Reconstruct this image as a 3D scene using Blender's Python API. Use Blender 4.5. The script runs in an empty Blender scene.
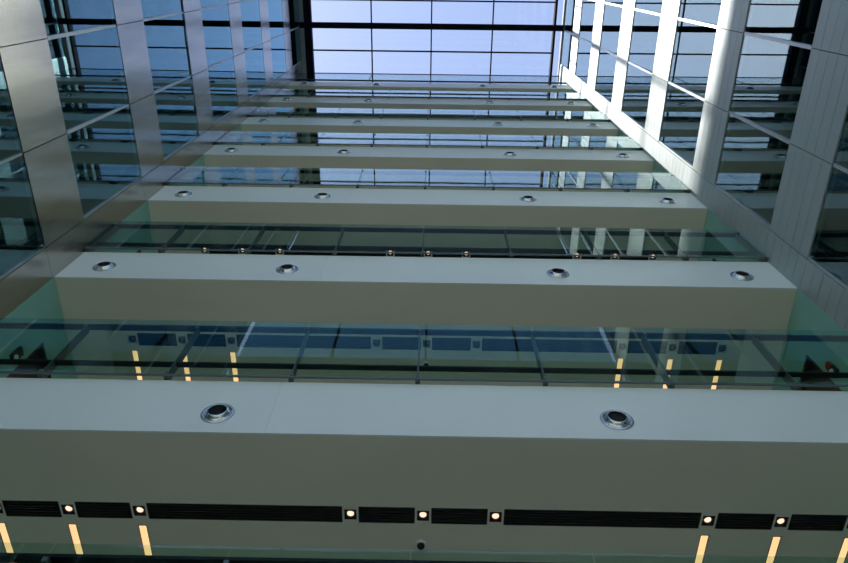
import bpy, bmesh, math, random
from mathutils import Matrix, Vector

S = bpy.context.scene
COL = S.collection
random.seed(7)

# ------------------------------------------------------------------ measures (metres, camera at the origin)
XL, XR = -6.0, 5.85            # side walls
YW = 4.60                      # face of the balconies
YB = -2.10                     # glazed facade behind the viewer
YG = 7.60                      # rear wall of the galleries
GROUND = -1.60
ROOF = 33.0
ZB = [1.95, 6.08, 10.03, 14.01, 17.93, 21.78, 25.65, 29.47]   # undersides of the balconies
FH = 1.06                      # balcony edge height
ORD = ['lowest', 'second', 'third', 'fourth', 'fifth', 'sixth', 'seventh', 'topmost']

# ------------------------------------------------------------------ materials
def newmat(name):
    m = bpy.data.materials.new(name); m.use_nodes = True
    nt = m.node_tree; nt.nodes.clear()
    out = nt.nodes.new('ShaderNodeOutputMaterial')
    return m, nt, out

def principled(name, col, rough=0.5, metal=0.0, spec=0.5, noise=0.06, scale=3.0, stretch=(1, 1, 1), bump=0.0, rvar=0.0,
               emit=None, estr=0.0, coat=0.0):
    m, nt, out = newmat(name)
    p = nt.nodes.new('ShaderNodeBsdfPrincipled')
    nt.links.new(p.outputs[0], out.inputs[0])
    p.inputs['Roughness'].default_value = rough
    p.inputs['Metallic'].default_value = metal
    p.inputs['Specular IOR Level'].default_value = spec
    p.inputs['Coat Weight'].default_value = coat
    tc = nt.nodes.new('ShaderNodeTexCoord'); mp = nt.nodes.new('ShaderNodeMapping')
    mp.inputs['Scale'].default_value = stretch
    nt.links.new(tc.outputs['Object'], mp.inputs[0])
    nz = nt.nodes.new('ShaderNodeTexNoise'); nz.inputs['Scale'].default_value = scale; nz.inputs['Detail'].default_value = 4
    nt.links.new(mp.outputs[0], nz.inputs['Vector'])
    rp = nt.nodes.new('ShaderNodeValToRGB')
    a = [max(0, c * (1 - noise)) for c in col]; b = [min(1, c * (1 + noise)) for c in col]
    rp.color_ramp.elements[0].position = .3; rp.color_ramp.elements[0].color = (*a, 1)
    rp.color_ramp.elements[1].position = .7; rp.color_ramp.elements[1].color = (*b, 1)
    nt.links.new(nz.outputs['Fac'], rp.inputs[0]); nt.links.new(rp.outputs[0], p.inputs['Base Color'])
    if rvar:
        mr = nt.nodes.new('ShaderNodeMapRange')
        mr.inputs['To Min'].default_value = max(0.02, rough - rvar); mr.inputs['To Max'].default_value = rough + rvar
        nt.links.new(nz.outputs['Fac'], mr.inputs[0]); nt.links.new(mr.outputs[0], p.inputs['Roughness'])
    if bump:
        bp = nt.nodes.new('ShaderNodeBump'); bp.inputs['Strength'].default_value = bump; bp.inputs['Distance'].default_value = 0.02
        nt.links.new(nz.outputs['Fac'], bp.inputs['Height']); nt.links.new(bp.outputs[0], p.inputs['Normal'])
    if emit:
        p.inputs['Emission Color'].default_value = (*emit, 1); p.inputs['Emission Strength'].default_value = estr
    return m

def glass(name, tint, f0, gloss_col=(1, 1, 1), power=5.0, rough=0.0):
    """sheet glass: Schlick reflection over a tinted see-through body"""
    m, nt, out = newmat(name); N = nt.nodes.new; L = nt.links.new
    geo = N('ShaderNodeNewGeometry')
    dot = N('ShaderNodeVectorMath'); dot.operation = 'DOT_PRODUCT'
    L(geo.outputs['Incoming'], dot.inputs[0]); L(geo.outputs['Normal'], dot.inputs[1])
    ab = N('ShaderNodeMath'); ab.operation = 'ABSOLUTE'; L(dot.outputs['Value'], ab.inputs[0])
    om = N('ShaderNodeMath'); om.operation = 'SUBTRACT'; om.inputs[0].default_value = 1; L(ab.outputs[0], om.inputs[1])
    pw = N('ShaderNodeMath'); pw.operation = 'POWER'; pw.inputs[1].default_value = power; L(om.outputs[0], pw.inputs[0])
    ma = N('ShaderNodeMath'); ma.operation = 'MULTIPLY_ADD'; ma.inputs[1].default_value = 1 - f0; ma.inputs[2].default_value = f0
    L(pw.outputs[0], ma.inputs[0])
    tr = N('ShaderNodeBsdfTransparent'); tr.inputs[0].default_value = (*tint, 1)
    gl = N('ShaderNodeBsdfGlossy'); gl.inputs['Color'].default_value = (*gloss_col, 1); gl.inputs['Roughness'].default_value = rough
    # very slight waviness of the panes
    tc = N('ShaderNodeTexCoord'); nz = N('ShaderNodeTexNoise'); nz.inputs['Scale'].default_value = 0.6
    L(tc.outputs['Object'], nz.inputs['Vector'])
    bp = N('ShaderNodeBump'); bp.inputs['Strength'].default_value = 0.05; bp.inputs['Distance'].default_value = 0.02
    L(nz.outputs['Fac'], bp.inputs['Height']); L(bp.outputs[0], gl.inputs['Normal'])
    mx = N('ShaderNodeMixShader'); L(ma.outputs[0], mx.inputs[0]); L(tr.outputs[0], mx.inputs[1]); L(gl.outputs[0], mx.inputs[2])
    L(mx.outputs[0], out.inputs[0])
    return m

def emitter(name, col, strength):
    m, nt, out = newmat(name)
    e = nt.nodes.new('ShaderNodeEmission'); e.inputs[0].default_value = (*col, 1); e.inputs[1].default_value = strength
    nt.links.new(e.outputs[0], out.inputs[0]); return m

M = {}
M['white'] = principled('white_lacquered_panel', (0.77, 0.835, 0.79), 0.42, noise=0.02, scale=0.8)
M['soffit'] = principled('warm_grey_plaster', (0.74, 0.72, 0.585), 0.36, noise=0.05, scale=0.7, stretch=(.5, 1, 1))
M['steel'] = principled('brushed_steel_cladding', (0.50, 0.47, 0.42), 0.20, metal=0.95, noise=0.14, scale=1.3, stretch=(.3, 1.7, .25), rvar=0.10, bump=0.25)  # brushed streaks; their tone also stands in for sunlit highlights mirrored in the metal
M['panel'] = principled('pale_ribbed_cladding', (0.40, 0.46, 0.45), 0.42, metal=0.25, noise=0.05, scale=2.0, stretch=(1, .4, 2), rvar=0.05)
M['backing'] = principled('dark_joint_backing', (0.05, 0.05, 0.055), 0.7)
M['frame'] = principled('window_frame_metal', (0.50, 0.54, 0.55), 0.35, metal=0.6)
M['dark'] = principled('black_painted_steel', (0.010, 0.012, 0.016), 0.35, spec=0.4, noise=0.15)
M['beam'] = principled('dark_roof_steel', (0.012, 0.013, 0.025), 0.8, spec=0.1, noise=0.15)
M['post'] = principled('grey_steel_fin', (0.13, 0.16, 0.15), 0.35, metal=0.6)
M['slot'] = principled('black_air_slot', (0.018, 0.018, 0.018), 0.6, noise=0.2)
M['blade'] = principled('black_slot_blade', (0.022, 0.022, 0.022), 0.5)
M['chrome'] = principled('polished_nozzle_metal', (0.62, 0.66, 0.66), 0.22, metal=0.95)
M['hole'] = principled('black_nozzle_throat', (0.004, 0.004, 0.005), 0.8)
M['lamp'] = emitter('lit_downlight_lens', (1.0, 0.64, 0.46), 1.35)
M['lampoff'] = principled('dim_downlight_lens', (0.10, 0.12, 0.13), 0.25)
M['strip'] = emitter('warm_light_strip', (1.0, 0.58, 0.27), 1.15)
M['striprim'] = principled('bronze_light_trim', (0.10, 0.05, 0.02), 0.5)
M['greenwall'] = principled('back_painted_green_glass', (0.25, 0.53, 0.43), 0.18, spec=0.5, noise=0.03)
M['door'] = principled('dark_brown_door', (0.045, 0.028, 0.02), 0.5, noise=0.15)
M['gallery'] = principled('gallery_wall_paint', (0.52, 0.52, 0.47), 0.6)
M['office'] = principled('dim_office_surface', (0.035, 0.05, 0.052), 0.8, noise=0.2)
M['floor'] = principled('pale_stone_floor', (0.36, 0.345, 0.30), 0.35, noise=0.08, scale=1.5)
M['paving'] = principled('outdoor_stone_paving', (0.55, 0.525, 0.47), 0.8, noise=0.1, scale=0.5)
M['roofpl'] = principled('grey_roof_lining', (0.30, 0.31, 0.31), 0.7)
M['facade_dark'] = principled('dark_facade_cladding', (0.06, 0.065, 0.06), 0.6)
M['dome'] = principled('white_dome_plastic', (0.7, 0.7, 0.68), 0.4)
M['red'] = principled('red_alarm_plastic', (0.45, 0.03, 0.03), 0.4)
M['lens'] = principled('pale_lens', (0.75, 0.72, 0.65), 0.3)
M['rail_glass'] = glass('green_balustrade_glass', (0.80, 0.93, 0.88), 0.035, (0.88, 0.97, 1.0), power=3.6)
M['sky_tint_glass'] = glass('sky_tinted_window_glass', (0.40, 0.60, 0.62), 0.10, (0.60, 0.90, 1.0), power=3.0)  # left panes: the darker blue sky reflection is put into the gloss colour
M['dimmed_facade'] = glass('dimmed_facade_glass', (0.34, 0.52, 0.58), 0.05)  # one unseen window row tinted darker to dim its reflection in the balustrade
M['wall_glass'] = glass('tinted_window_glass', (0.45, 0.62, 0.62), 0.10, (0.80, 0.95, 1.0), power=3.2)
M['roof_glass'] = glass('clear_roof_glass', (0.95, 0.965, 0.985), 0.04)
M['facade_glass'] = glass('blue_tinted_facade_glass', (0.86, 0.91, 0.90), 0.05)

# ------------------------------------------------------------------ mesh helpers
class MB:
    def __init__(s): s.v = []; s.f = []; s.sm = []
    def box(s, x0, x1, y0, y1, z0, z1):
        if x0 > x1: x0, x1 = x1, x0
        if y0 > y1: y0, y1 = y1, y0
        if z0 > z1: z0, z1 = z1, z0
        b = len(s.v)
        s.v += [(x, y, z) for z in (z0, z1) for y in (y0, y1) for x in (x0, x1)]
        for q in ((0, 2, 3, 1), (4, 5, 7, 6), (0, 1, 5, 4), (2, 6, 7, 3), (0, 4, 6, 2), (1, 3, 7, 5)):
            s.f.append(tuple(b + i for i in q)); s.sm.append(False)
        return s
    def lathe(s, prof, axis='Z', c=(0, 0, 0), n=32, sign=1):
        """profile of (radius, offset) turned about an axis"""
        b = len(s.v)
        for r, d in prof:
            for i in range(n):
                a = 2 * math.pi * i / n
                if axis == 'Z': s.v.append((c[0] + r * math.cos(a), c[1] + r * math.sin(a), c[2] + sign * d))
                elif axis == 'Y': s.v.append((c[0] + r * math.cos(a), c[1] + sign * d, c[2] + r * math.sin(a)))
                else: s.v.append((c[0] + sign * d, c[1] + r * math.cos(a), c[2] + r * math.sin(a)))
        for k in range(len(prof) - 1):
            for i in range(n):
                j = (i + 1) % n
                s.f.append((b + k * n + i, b + k * n + j, b + (k + 1) * n + j, b + (k + 1) * n + i)); s.sm.append(True)
        return s
    def disc(s, r, axis, c, n=32, depth=0.006):
        return s.lathe([(0.0005, 0), (r, 0), (r, depth), (0.0005, depth)], axis, c, n)
    def cyl_x(s, x0, x1, y, z, r, n=16):
        return s.lathe([(0.0005, 0), (r, 0), (r, x1 - x0), (0.0005, x1 - x0)], 'X', (x0, y, z), n)
    def holes(s, x0, x1, y0, y1, z0, z1, hs):
        """slab with rectangular holes hs = [(hx0,hx1,hy0,hy1)]"""
        xs = sorted({x0, x1, *[h[0] for h in hs], *[h[1] for h in hs]})
        ys = sorted({y0, y1, *[h[2] for h in hs], *[h[3] for h in hs]})
        for j in range(len(ys) - 1):
            cy = (ys[j] + ys[j + 1]) / 2; start = None
            for i in range(len(xs)):
                solid = False
                if i < len(xs) - 1:
                    cx = (xs[i] + xs[i + 1]) / 2
                    solid = not any(h[0] < cx < h[1] and h[2] < cy < h[3] for h in hs)
                if solid and start is None: start = xs[i]
                if not solid and start is not None:
                    s.box(start, xs[i], ys[j], ys[j + 1], z0, z1); start = None
        return s
    def build(s, name, mat, parent=None, origin=(0, 0, 0), bevel=0.0, kind=None):
        me = bpy.data.meshes.new(name)
        o3 = Vector(origin)
        me.from_pydata([tuple(Vector(p) - o3) for p in s.v], [], s.f)
        me.polygons.foreach_set('use_smooth', s.sm)
        bm = bmesh.new(); bm.from_mesh(me)
        bmesh.ops.recalc_face_normals(bm, faces=bm.faces); bm.to_mesh(me); bm.free()
        me.materials.append(mat)
        o = bpy.data.objects.new(name, me); COL.objects.link(o)
        if parent: o.parent = parent
        else: o.location = origin
        if bevel:
            md = o.modifiers.new('bevel', 'BEVEL'); md.width = bevel; md.segments = 2; md.limit_method = 'ANGLE'
        if kind: o['kind'] = kind
        return o

def root(name, loc, label=None, cat=None, group=None, kind=None):
    o = bpy.data.objects.new(name, None); COL.objects.link(o); o.location = loc
    o.empty_display_size = .2
    if kind: o['kind'] = kind
    if label: o['label'] = label
    if cat: o['category'] = cat
    if group: o['group'] = group
    return o

def dup(r, loc, label, group=None):
    c = r.copy(); COL.objects.link(c); c.location = loc; c['label'] = label
    if group: c['group'] = group
    for ch in r.children:
        d = ch.copy(); COL.objects.link(d); d.parent = c
        for g in ch.children:
            e = g.copy(); COL.objects.link(e); e.parent = d
    return c

def nth(i, n):
    """count from the nearer end"""
    w = ['first', 'second', 'third', 'fourth', 'fifth', 'sixth', 'seventh', 'eighth', 'ninth']
    if n % 2 and i == n // 2: return 'middle one'
    if i < n / 2: return 'leftmost' if i == 0 else w[i] + ' from left'
    k = n - 1 - i
    return 'rightmost' if k == 0 else w[k] + ' from right'

# ------------------------------------------------------------------ ground and outside
MB().box(XL - .0, XR + .0, YB, YG, GROUND - .3, GROUND).build('floor', M['floor'], kind='structure', origin=(0, 0, GROUND))
MB().box(-70, 70, -90, YB - .001, GROUND - .4, GROUND - .02).build('outdoor_ground', M['paving'], kind='structure', origin=(0, -40, GROUND))  # unseen ground outside; throws sunlight up onto the soffits

# ------------------------------------------------------------------ side walls
BZ = [2.10, 6.03, 9.98, 13.90, 17.79, 21.72, 25.60, 29.46]
BH = 1.32
PY = 4.08                                   # corner pilaster starts here
CUT = [YB, -1.88, -0.39, 1.10, 2.58, PY]    # joints / mullions along the wall
G = 0.014

def side_wall(side):
    L = side == 'left'
    X = XL if L else XR
    sg = -1 if L else 1                      # outwards
    mat = M['steel'] if L else M['panel']
    w = root('wall_' + side, (X, 1.2, GROUND), kind='structure')
    def P(mb, name, m, par=w, bevel=0):
        o = mb.build(name, m, par, origin=w.location, bevel=bevel); return o
    rows = 1 if L else 5
    for bz in BZ:
        mb = MB()
        for a, b in zip(CUT[:-1], CUT[1:]):
            for r in range(rows):
                z0 = bz + BH * r / rows; z1 = bz + BH * (r + 1) / rows
                mb.box(X, X + sg * .03, a + G / 2, b - G / 2, z0 + (.004 if r else 0), z1 - (.004 if r < rows - 1 else 0))
        P(mb, 'spandrel_cladding', mat)
        P(MB().box(X + sg * .03, X + sg * .30, YB, PY, bz, bz + BH), 'spandrel_core', M['backing'])
    # corner pilaster, jointed at every floor
    mb = MB(); zs = [GROUND] + [z for bz in BZ for z in (bz, bz + BH)] + [ROOF]
    for a, b in zip(zs[:-1], zs[1:]):
        n = 1 if L else max(1, round((b - a) / .264))
        for r in range(n):
            z0 = a + (b - a) * r / n; z1 = a + (b - a) * (r + 1) / n
            mb.box(X, X + sg * .03, PY + G / 2, YW, z0 + .004, z1 - .004)
    P(mb, 'pilaster_cladding', mat)
    P(MB().box(X + sg * .03, X + sg * .30, PY, YW, GROUND, ROOF), 'pilaster_core', M['backing'])
    # rooms behind the windows
    mb = MB().box(X + sg * 2.6, X + sg * 2.8, YB - .3, YG, GROUND, ROOF + .3)
    for bz in BZ: mb.box(X + sg * .30, X + sg * 2.6, YB, YW, bz + .35, bz + .75)
    mb.box(X + sg * .30, X + sg * 2.6, YB - .3, YB, GROUND, ROOF + .3)
    mb.box(X + sg * .30, X + sg * 2.6, YW - .2, YW, GROUND, ROOF + .3)
    P(mb, 'room_behind', M['office'])
    P(MB().box(X, X + sg * 2.8, YB - .3, YG, ROOF + .3, ROOF + .6), 'wall_coping', M['roofpl'])
    # gallery return walls of green glass, with a door opening on two floors
    mb = MB(); z = GROUND
    for zf in (ZB[1] + FH, ZB[2] + FH):
        mb.box(X, X + sg * .08, YW, YG, z, zf)
        mb.box(X, X + sg * .08, YW, 5.40, zf, zf + 2.2)
        mb.box(X, X + sg * .08, 6.35, YG, zf, zf + 2.2)
        z = zf + 2.2
    mb.box(X, X + sg * .08, YW, YG, z, ROOF)
    P(mb, 'gallery_return_panel', M['greenwall'])
    return w
side_wall('left'); side_wall('right')

def side_windows(side, n0):
    L = side == 'left'; X = XL if L else XR; sg = -1 if L else 1
    e = 0.0 if L else .02
    lows = [GROUND] + [b + BH for b in BZ]; highs = BZ + [ROOF - .05]
    for k, (a, b) in enumerate(zip(lows, highs)):
        w = root('window_%d' % (n0 + k), (X, 1.2, a), kind='structure')
        org = w.location
        fr = MB()
        xi, xo = X + sg * (.034 + e), X + sg * (.075 + e)
        fr.box(xi, xo, YB, PY, a, a + .03); fr.box(xi, xo, YB, PY, b - .025, b)
        fr.box(X + sg * .012, xo, PY - .04, PY, a, b); fr.box(xi, xo, YB, YB + .05, a, b)
        fr.build('frame', M['frame'], w, org)
        for y0, y1 in zip(CUT[:-1], CUT[1:]):
            pm = MB().box(X + sg * (.052 + e), X + sg * (.062 + e), y0 + .02, y1 - .02, a + .03, b - .03)
            lean = (b - a) * math.tan(math.radians(1.15))           # the panes lean in a little towards their heads
            pm.v = [(x - sg * lean * (z - a) / (b - a), y, z) for x, y, z in pm.v]
            pm.build('pane', M['sky_tint_glass' if L else 'wall_glass'], w, org)
        for y in CUT[1:-1]:
            MB().box(X + sg * .012, X + sg * (.07 + e), y - .028, y + .028, a + .03, b - .03).build('mullion', M['frame'], w, org)
side_windows('left', 1); side_windows('right', 10)

# door leaves in the gallery return walls
k = 1
for X, sg in ((XL, -1), (XR, 1)):
    for zf in (ZB[1] + FH, ZB[2] + FH):
        d = root('door_%d' % k, (X, 5.87, zf), kind='structure'); k += 1
        MB().box(X + sg * .10, X + sg * .15, 5.43, 6.32, zf, zf + 2.17).build('door_leaf', M['door'], d, d.location)
        fr = MB().box(X, X + sg * .12, 5.40, 5.44, zf, zf + 2.2).box(X, X + sg * .12, 6.31, 6.35, zf, zf + 2.2).box(X, X + sg * .12, 5.44, 6.31, zf + 2.16, zf + 2.2)
        fr.build('door_frame', M['door'], d, d.location)
        hd = MB().cyl_x(min(X + sg * .02, X + sg * .10), max(X + sg * .02, X + sg * .10), 6.22, zf + 1.05, .012)
        hd.box(X + sg * .02, X + sg * .04, 6.10, 6.23, zf + 1.04, zf + 1.06)
        hd.build('door_handle', M['chrome'], d, d.location)

# rear wall of the galleries and the roof lining over them
MB().box(XL, XR, YG, YG + .2, GROUND, ROOF + .3).build('wall_gallery', M['gallery'], kind='structure', origin=(0, YG, GROUND))
MB().box(XL, XR, YW + .22, YG, ROOF - .25, ROOF + .3).build('ceiling', M['roofpl'], kind='structure', origin=(0, YG, ROOF))

# ------------------------------------------------------------------ glazed facade behind the viewer
fw_ = root('wall_facade', (0, YB, GROUND), kind='structure')
mb = MB()
for bz in BZ[:6]: mb.box(XL, XR, YB - .25, YB, bz, bz + BH - .5)
mb.build('facade_spandrel', M['facade_dark'], fw_, fw_.location)
MB().box(XL, XR, YB - .25, YB, 25.6, ROOF + .3).build('facade_upper_wall', M['facade_dark'], fw_, fw_.location)
lows = [GROUND] + [b + BH - .5 for b in BZ[:6]]; highs = BZ[:6] + [25.6]
for k, (a, b) in enumerate(zip(lows, highs)):
    w = root('window_%d' % (19 + k), (0, YB, a), kind='structure')
    xs = [XL + (XR - XL) * i / 4 for i in range(5)]
    for x0, x1 in zip(xs[:-1], xs[1:]):
        MB().box(x0 + .02, x1 - .02, YB - .14, YB - .125, a + .02, b - .02).build('pane', M['dimmed_facade' if k == 5 else 'facade_glass'], w, w.location)
    fr = MB()
    for x in xs[1:-1]: fr.box(x - .035, x + .035, YB - .2, YB - .06, a, b)
    fr.box(XL, XR, YB - .2, YB - .06, a, a + .05); fr.box(XL, XR, YB - .2, YB - .06, b - .05, b)
    fr.build('frame', M['dark'], w, w.location)

# ------------------------------------------------------------------ balconies
LX = [-4.93, -4.10, -3.28, -0.86, -0.03, 0.80, 3.22, 4.05, 4.87]       # downlight positions
SX = [-4.93, -4.10, -3.28, 3.22, 4.05, 4.87]                          # light strips
NX = [-5.38, -2.35, 2.12, 5.14]                                       # air nozzles
SLOT_Y = (5.60, 5.84)
LIT = {1: 'lit', 2: 'dim', 3: 'lit'}
def where(k): return '%s balcony from bottom' % ORD[k - 1] if k > 1 else 'lowest visible balcony'

def slot_segments():
    segs = []
    xs = LX
    for a, b in zip(xs[:-1], xs[1:]): segs.append((a + .092, b - .092))
    return segs

for k, zb in enumerate(ZB):
    fh = 1.0 if k == 1 else FH
    lab = {0: 'white balcony edge just below the bottom of view', 1: 'lowest and nearest white balcony with wide grey soffit and black slots',
           7: 'topmost thin white balcony just under the glass roof'}.get(k, 'white balcony with grey soffit, %s counted from the bottom' % ORD[k - 1])
    b = root('balcony', (0, YW, zb), lab, 'balcony', 'stacked white balconies')
    fa = MB()
    BX0, BX1 = XL + .001, XR - .001
    fa.box(BX0, -1.7515, YW, YW + .02, zb, zb + fh).box(-1.7485, BX1, YW, YW + .02, zb, zb + fh)
    fa.box(BX0, BX1, YW + .02, YW + .16, zb + .10, zb + fh)
    fa.build('fascia', M['white'], b, b.location)
    hs = []
    if k in (1, 2, 3):
        hs += [(s0, s1, *SLOT_Y) for s0, s1 in slot_segments()]
        hs += [(x - .07, x + .07, 5.645, 5.795) for x in LX]
    if k in (1, 2): hs += [(x - .053, x + .053, 5.93, 7.10) for x in SX]
    so = MB().holes(BX0, BX1, YW + .02, YG - .004, zb, zb + .10, hs)
    so.build('soffit', M['soffit'], b, b.location)
    MB().box(BX0, BX1, YW + .16, YG - .004, zb + .30, zb + fh - .03).build('walkway_slab', M['gallery'], b, b.location)

# ------------------------------------------------------------------ fittings in the soffits
def make_downlight(lit, z):
    t = root('downlight', (0, 0, z), 'x', 'light', 'x')
    h = MB()
    s, w = .068, .008
    h.box(-s, s, -.073, -.073 + w, .0, .12).box(-s, s, .073 - w, .073, .0, .12)
    h.box(-s, -s + w, -.073 + w, .073 - w, .0, .12).box(s - w, s, -.073 + w, .073 - w, .0, .12)
    h.box(-s, s, -.073, .073, .12, .13)
    h.build('housing', M['slot'] if lit else M['frame'], t, (0, 0, 0))
    MB().lathe([(.057, .002), (.050, .004), (.042, .06), (.046, .075), (.058, .07)], 'Z').build('reflector_ring', M['dark'], t, (0, 0, 0))
    MB().lathe([(.0005, .004), (.022, .006), (.038, .016), (.038, .05), (.0005, .05)], 'Z', n=24).build('lamp_lens', M['lamp'] if lit else M['lampoff'], t, (0, 0, 0))
    return t

def make_slot(w):
    t = root('slot_diffuser', (0, 0, 0), 'x', 'vent', 'x')
    a = w / 2 - .003; y0, y1 = -.117, .117
    f = MB().box(-a, a, y0, y0 + .012, 0, .09).box(-a, a, y1 - .012, y1, 0, .09)
    f.box(-a, -a + .008, y0 + .012, y1 - .012, 0, .09).box(a - .008, a, y0 + .012, y1 - .012, 0, .09)
    f.box(-a, a, y0, y1, .09, .10)
    f.build('frame', M['slot'], t, (0, 0, 0))
    bl = MB()
    for i in range(1, 6):
        y = y0 + (y1 - y0) * i / 6
        bl.box(-a + .008, a - .008, y - .006, y + .006, .004, .06)
    bl.build('blades', M['blade'], t, (0, 0, 0))
    return t

def make_strip():
    t = root('strip_light', (0, 0, 0), 'x', 'light', 'x')
    r = MB().box(-.051, -.043, -.58, .58, 0, .08).box(.043, .051, -.58, .58, 0, .08).box(-.043, .043, -.58, -.572, 0, .08).box(-.043, .043, .572, .58, 0, .08)
    r.box(-.051, .051, -.58, .58, .08, .09)
    r.build('trim', M['striprim'], t, (0, 0, 0))
    MB().box(-.042, .042, -.571, .571, .004, .03).build('light_cover', M['strip'], t, (0, 0, 0))
    return t

segs = slot_segments()
protos = {}
for k in (1, 2, 3):
    zb = ZB[k]; lit = LIT[k] == 'lit'
    sof = {1: 'lowest soffit', 2: 'second soffit behind glass', 3: 'third soffit behind glass'}[k]
    for i, x in enumerate(LX):
        lab = '%s square downlight in the %s, %s of nine' % ('glowing' if lit else 'dark unlit', sof, nth(i, 9))
        grp = 'downlights in the %s' % sof
        if lit not in protos:
            protos[lit] = make_downlight(lit, zb); o = protos[lit]; o.location = (x, 5.72, zb); o['label'] = lab; o['group'] = grp
        else: dup(protos[lit], (x, 5.72, zb), lab, grp)
    for i, (a, c) in enumerate(segs):
        w = round(c - a, 3)
        key = ('slot', w)
        sz = 'long' if w > 1 else 'short'
        lab = '%s black air slot in the %s, %s of eight' % (sz, sof, nth(i, 8))
        grp = 'air slots in the %s' % sof
        loc = ((a + c) / 2, 5.72, zb)
        if key not in protos:
            protos[key] = make_slot(w); o = protos[key]; o.location = loc; o['label'] = lab; o['group'] = grp
        else: dup(protos[key], loc, lab, grp)
    if k < 3:
        for i, x in enumerate(SX):
            lab = 'warm glowing strip light across the %s, %s of six' % (sof, nth(i, 6))
            grp = 'strip lights in the %s' % sof
            loc = (x, 6.515, zb)
            if 'strip' not in protos:
                protos['strip'] = make_strip(); o = protos['strip']; o.location = loc; o['label'] = lab; o['group'] = grp
            else: dup(protos['strip'], loc, lab, grp)

# dome cameras
def make_dome():
    t = root('dome_camera', (0, 0, 0), 'x', 'camera', 'ceiling dome cameras')
    MB().lathe([(.0005, 0), (.062, 0), (.062, -.02), (.05, -.03), (.0005, -.03)], 'Z').build('mount', M['dome'], t, (0, 0, 0))
    MB().lathe([(.046, -.029), (.044, -.05), (.034, -.066), (.018, -.075), (.0005, -.078)], 'Z').build('dome', M['hole'], t, (0, 0, 0))
    return t
d = make_dome(); d.location = (-.05, 6.14, ZB[1]); d['label'] = 'small black dome camera below the middle downlight of lowest soffit'
dup(d, (-.03, 6.12, ZB[2]), 'small dome camera on the second soffit behind balcony glass')

# air nozzles on the balcony edges
def make_nozzle():
    t = root('air_nozzle', (0, 0, 0), 'x', 'vent', 'x')
    MB().lathe([(.140, -.0006), (.185, -.0006), (.187, .006), (.180, .014), (.160, .018), (.150, .012), (.148, .004), (.140, -.0006)], 'Y', sign=-1, n=48).build('flange', M['chrome'], t, (0, 0, 0))
    MB().lathe([(.150, .003), (.140, .008), (.126, .030), (.112, .052), (.106, .056), (.100, .053), (.098, .045), (.150, .003)], 'Y', sign=-1, n=48).build('nozzle_cone', M['chrome'], t, (0, 0, 0))
    MB().lathe([(.0985, .047), (.094, .025), (.088, .008), (.0005, .006)], 'Y', sign=-1, n=32).build('throat', M['hole'], t, (0, 0, 0))
    return t
np_ = None
for k in range(1, 8):
    zb = ZB[k]
    xs = NX[1:3] if k == 1 else NX
    for i, x in enumerate(xs):
        pos = ('left one of two' if i == 0 else 'right one of two') if k == 1 else ('far left', 'centre left', 'centre right', 'far right')[i]
        lab = 'round metal air nozzle on the %s white balcony edge, %s' % (ORD[k - 1] if k < 7 else 'topmost', pos)
        grp = 'air nozzles on the %s balcony edge' % (ORD[k - 1] if k < 7 else 'topmost')
        loc = (x, YW, zb + (.34 if k == 1 else .43))
        if np_ is None:
            np_ = make_nozzle(); np_.location = loc; np_['label'] = lab; np_['group'] = grp
        else: dup(np_, loc, lab, grp)

# ------------------------------------------------------------------ glass balustrades
PX = [-4.69, -3.16, -1.65, -0.12, 1.42, 2.94, 4.45]
def make_balustrade(k):
    zb = ZB[k]; z0 = zb + (1.0 if k == 1 else FH)
    if k == 0: lab = 'green glass balustrade whose top edge shows at the bottom of view'
    else: lab = 'green glass balustrade with black rails above the %s white balcony edge' % (ORD[k - 1] if k > 1 else 'lowest')
    t = root('glass_balustrade', (0, YW, z0), lab, 'balustrade', 'glass balustrades of the balconies')
    o = t.location
    edges = [XL + .01] + PX + [XR - .01]
    for a, b in zip(edges[:-1], edges[1:]):
        MB().box(a + .006, b - .006, 4.525, 4.537, z0 + .004, z0 + 1.40).build('glass_panel', M['rail_glass'], t, o)
    MB().box(XL + .004, XR - .004, 4.550, 4.635, z0 + 1.275, z0 + 1.315).build('top_rail', M['dark'], t, o, bevel=.008)
    MB().box(XL + .004, XR - .004, 4.550, 4.622, z0 + .325, z0 + .360).build('lower_rail', M['dark'], t, o, bevel=.008)
    MB().box(XL + .004, XR - .004, 4.520, 4.545, z0, z0 + .022).build('bottom_channel', M['post'], t, o)
    for x in [XL + .05] + PX + [XR - .05]:
        po = MB().box(x - .011, x + .011, 4.545, 4.66, z0 + .0, z0 + 1.27).build('post', M['post'], t, o)
        MB().box(x - .030, x + .030, 4.545, 4.69, z0 + .0, z0 + .014).build('bracket', M['post'], po, o)
        for h in (.03, 1.20):
            MB().box(x - .022, x + .022, 4.516, 4.550, z0 + h, z0 + h + .045).build('glass_clamp', M['post'], po, o, bevel=.004)
    return t
for k in range(0, 7): make_balustrade(k)

# small fittings on the gallery return walls, by the doors of the lowest balcony
t = root('alarm_light', (XL, 5.22, 8.6), 'small dark alarm unit with pale lens on left green gallery wall', 'alarm')
MB().box(XL - .001, XL + .05, 5.14, 5.28, 8.50, 8.76).build('body', M['dark'], t, t.location, bevel=.006)
MB().lathe([(.0005, .03), (.03, .025), (.04, 0)], 'X', (XL + .05, 5.21, 8.56), 20).build('lens', M['lens'], t, t.location)
t = root('alarm_light', (XR, 5.24, 8.6), 'small red and black alarm unit on right green gallery wall', 'alarm')
MB().box(XR - .05, XR + .001, 5.17, 5.31, 8.50, 8.66).build('body', M['dark'], t, t.location, bevel=.006)
MB().box(XR - .05, XR, 5.18, 5.30, 8.66, 8.78).build('red_beacon', M['red'], t, t.location, bevel=.02)
MB().lathe([(.0005, -.03), (.03, -.025), (.04, 0)], 'X', (XR - .05, 5.24, 8.58), 20).build('lens', M['lens'], t, t.location)

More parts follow.
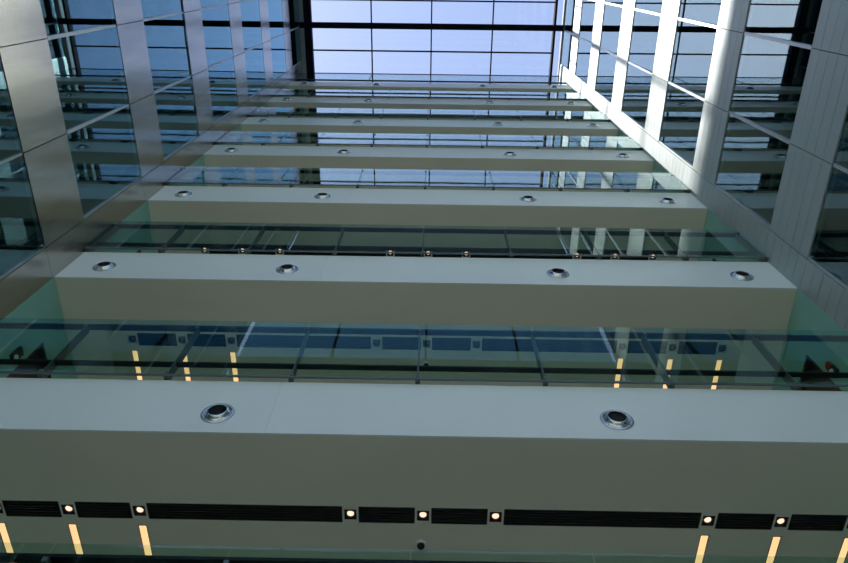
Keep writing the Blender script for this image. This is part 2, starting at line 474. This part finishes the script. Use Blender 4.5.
# ------------------------------------------------------------------ glass roof
sk = root('skylight', (0, 1.2, ROOF), 'flat glass roof with dark beam and thin bars above the atrium', 'skylight')
SY = [YB + .22, -.70, .37, 1.43, 2.50, 3.58, YW + .02]
SXX = [-5.47, -2.77, -.07, 2.68, 5.40]
def SKP(mb, name, m): return mb.build(name, m, sk, sk.location)
for j in range(6):
    for i in range(4):
        SKP(MB().box(SXX[i] + .02, SXX[i + 1] - .02, SY[j] + .02, SY[j + 1] - .02, ROOF + .10, ROOF + .115), 'roof_pane', M['roof_glass'])
SKP(MB().box(XL, XR, 2.38, 2.63, ROOF - .02, ROOF + .22), 'main_beam', M['beam'])
for y in (-.70, .37, 1.43, 3.58): SKP(MB().box(SXX[0], SXX[-1], y - .032, y + .032, ROOF + .06, ROOF + .14), 'purlin', M['beam'])
for x in SXX[1:-1]: SKP(MB().box(x - .03, x + .03, SY[0], SY[-1], ROOF + .07, ROOF + .14), 'glazing_bar', M['beam'])
SKP(MB().box(-5.79, -5.47, SY[0], YW, ROOF - .05, ROOF + .3), 'edge_beam', M['beam'])
SKP(MB().box(5.40, 5.50, SY[0], YW, ROOF - .05, ROOF + .3), 'edge_beam', M['beam'])
SKP(MB().box(XL, -5.79, SY[0], YW, ROOF + .02, ROOF + .3), 'gutter', M['frame'])
SKP(MB().box(5.50, XR, SY[0], YW, ROOF + .10, ROOF + .115), 'roof_pane', M['roof_glass'])  # added glass strip: sky seen through it stands in for a sunlit ledge
SKP(MB().box(XL, XR, YB - .0, SY[0], ROOF, ROOF + .3), 'rear_beam', M['beam'])
SKP(MB().box(XL, XR, YW + .0, YW + .22, ROOF + .0, ROOF + .3), 'front_beam', M['beam'])

# glazing between the topmost balcony and the roof
w = root('window_25', (0, YW, ZB[7] + FH), kind='structure')
z0 = ZB[7] + FH
xs = [XL, -2.77, -.07, 2.68, XR]
for a, b in zip(xs[:-1], xs[1:]):
    MB().box(a + .01, b - .01, 4.60, 4.612, z0 + .01, ROOF - .02).build('pane', M['rail_glass'], w, w.location)
MB().box(XL, XR, 4.57, 4.66, z0 + .50, z0 + .58).build('transom', M['dark'], w, w.location)
fr = MB()
for x in xs[1:-1]: fr.box(x - .02, x + .02, 4.59, 4.67, z0, ROOF)
fr.build('mullions', M['dark'], w, w.location)

# ------------------------------------------------------------------ sky and sun
W = bpy.data.worlds.new('sky'); S.world = W; W.use_nodes = True
nt = W.node_tree; nt.nodes.clear()
out = nt.nodes.new('ShaderNodeOutputWorld'); bg = nt.nodes.new('ShaderNodeBackground')
sky = nt.nodes.new('ShaderNodeTexSky'); sky.sky_type = 'NISHITA'
sky.sun_disc = False; sky.sun_elevation = math.radians(58); sky.sun_rotation = math.radians(-90)
sky.air_density = 1.0; sky.dust_density = 0.8; sky.ozone_density = 1.2; sky.altitude = 50
mix = nt.nodes.new('ShaderNodeMixRGB'); mix.inputs[0].default_value = .5
sc = nt.nodes.new('ShaderNodeMixRGB'); sc.blend_type = 'MULTIPLY'; sc.inputs[0].default_value = 1; sc.inputs[2].default_value = (.30, .30, .30, 1)
nt.links.new(sky.outputs[0], sc.inputs[1]); nt.links.new(sc.outputs[0], mix.inputs[1]); mix.inputs[2].default_value = (.56, .66, 1.0, 1)
nt.links.new(mix.outputs[0], bg.inputs[0]); nt.links.new(bg.outputs[0], out.inputs[0])
bg.inputs[1].default_value = 1.0

sun = bpy.data.lights.new('sun', 'SUN'); sun.energy = 5.6; sun.angle = math.radians(1.3); sun.color = (1.0, .93, .85)
so = bpy.data.objects.new('sun', sun); COL.objects.link(so)
so.rotation_euler = Vector((1.0, 0.02, -1.62)).to_track_quat('-Z', 'Y').to_euler()
so.location = (-20, 0, 60)

# ------------------------------------------------------------------ camera
cam = bpy.data.cameras.new('camera'); co = bpy.data.objects.new('camera', cam); COL.objects.link(co); S.camera = co
r = Vector((0.99985805, -0.01066038, 0.01304752)); u = Vector((-0.01511776, -0.90951795, 0.41538964)); f = Vector((-0.00743874, 0.41552792, 0.90955))
co.matrix_world = Matrix(((r.x, u.x, -f.x, 0), (r.y, u.y, -f.y, 0), (r.z, u.z, -f.z, 0), (0, 0, 0, 1)))
cam.sensor_width = 36; cam.lens = 692.264 / 848 * 36; cam.clip_end = 500; cam.clip_start = .05

S.view_settings.view_transform = 'Standard'; S.view_settings.look = 'None'
S.view_settings.gamma = 1; S.view_settings.exposure = 0.12; S.view_settings.use_curve_mapping = False
S.cycles.transparent_max_bounces = 32
S.cycles.max_bounces = 12; S.cycles.diffuse_bounces = 6; S.cycles.glossy_bounces = 6
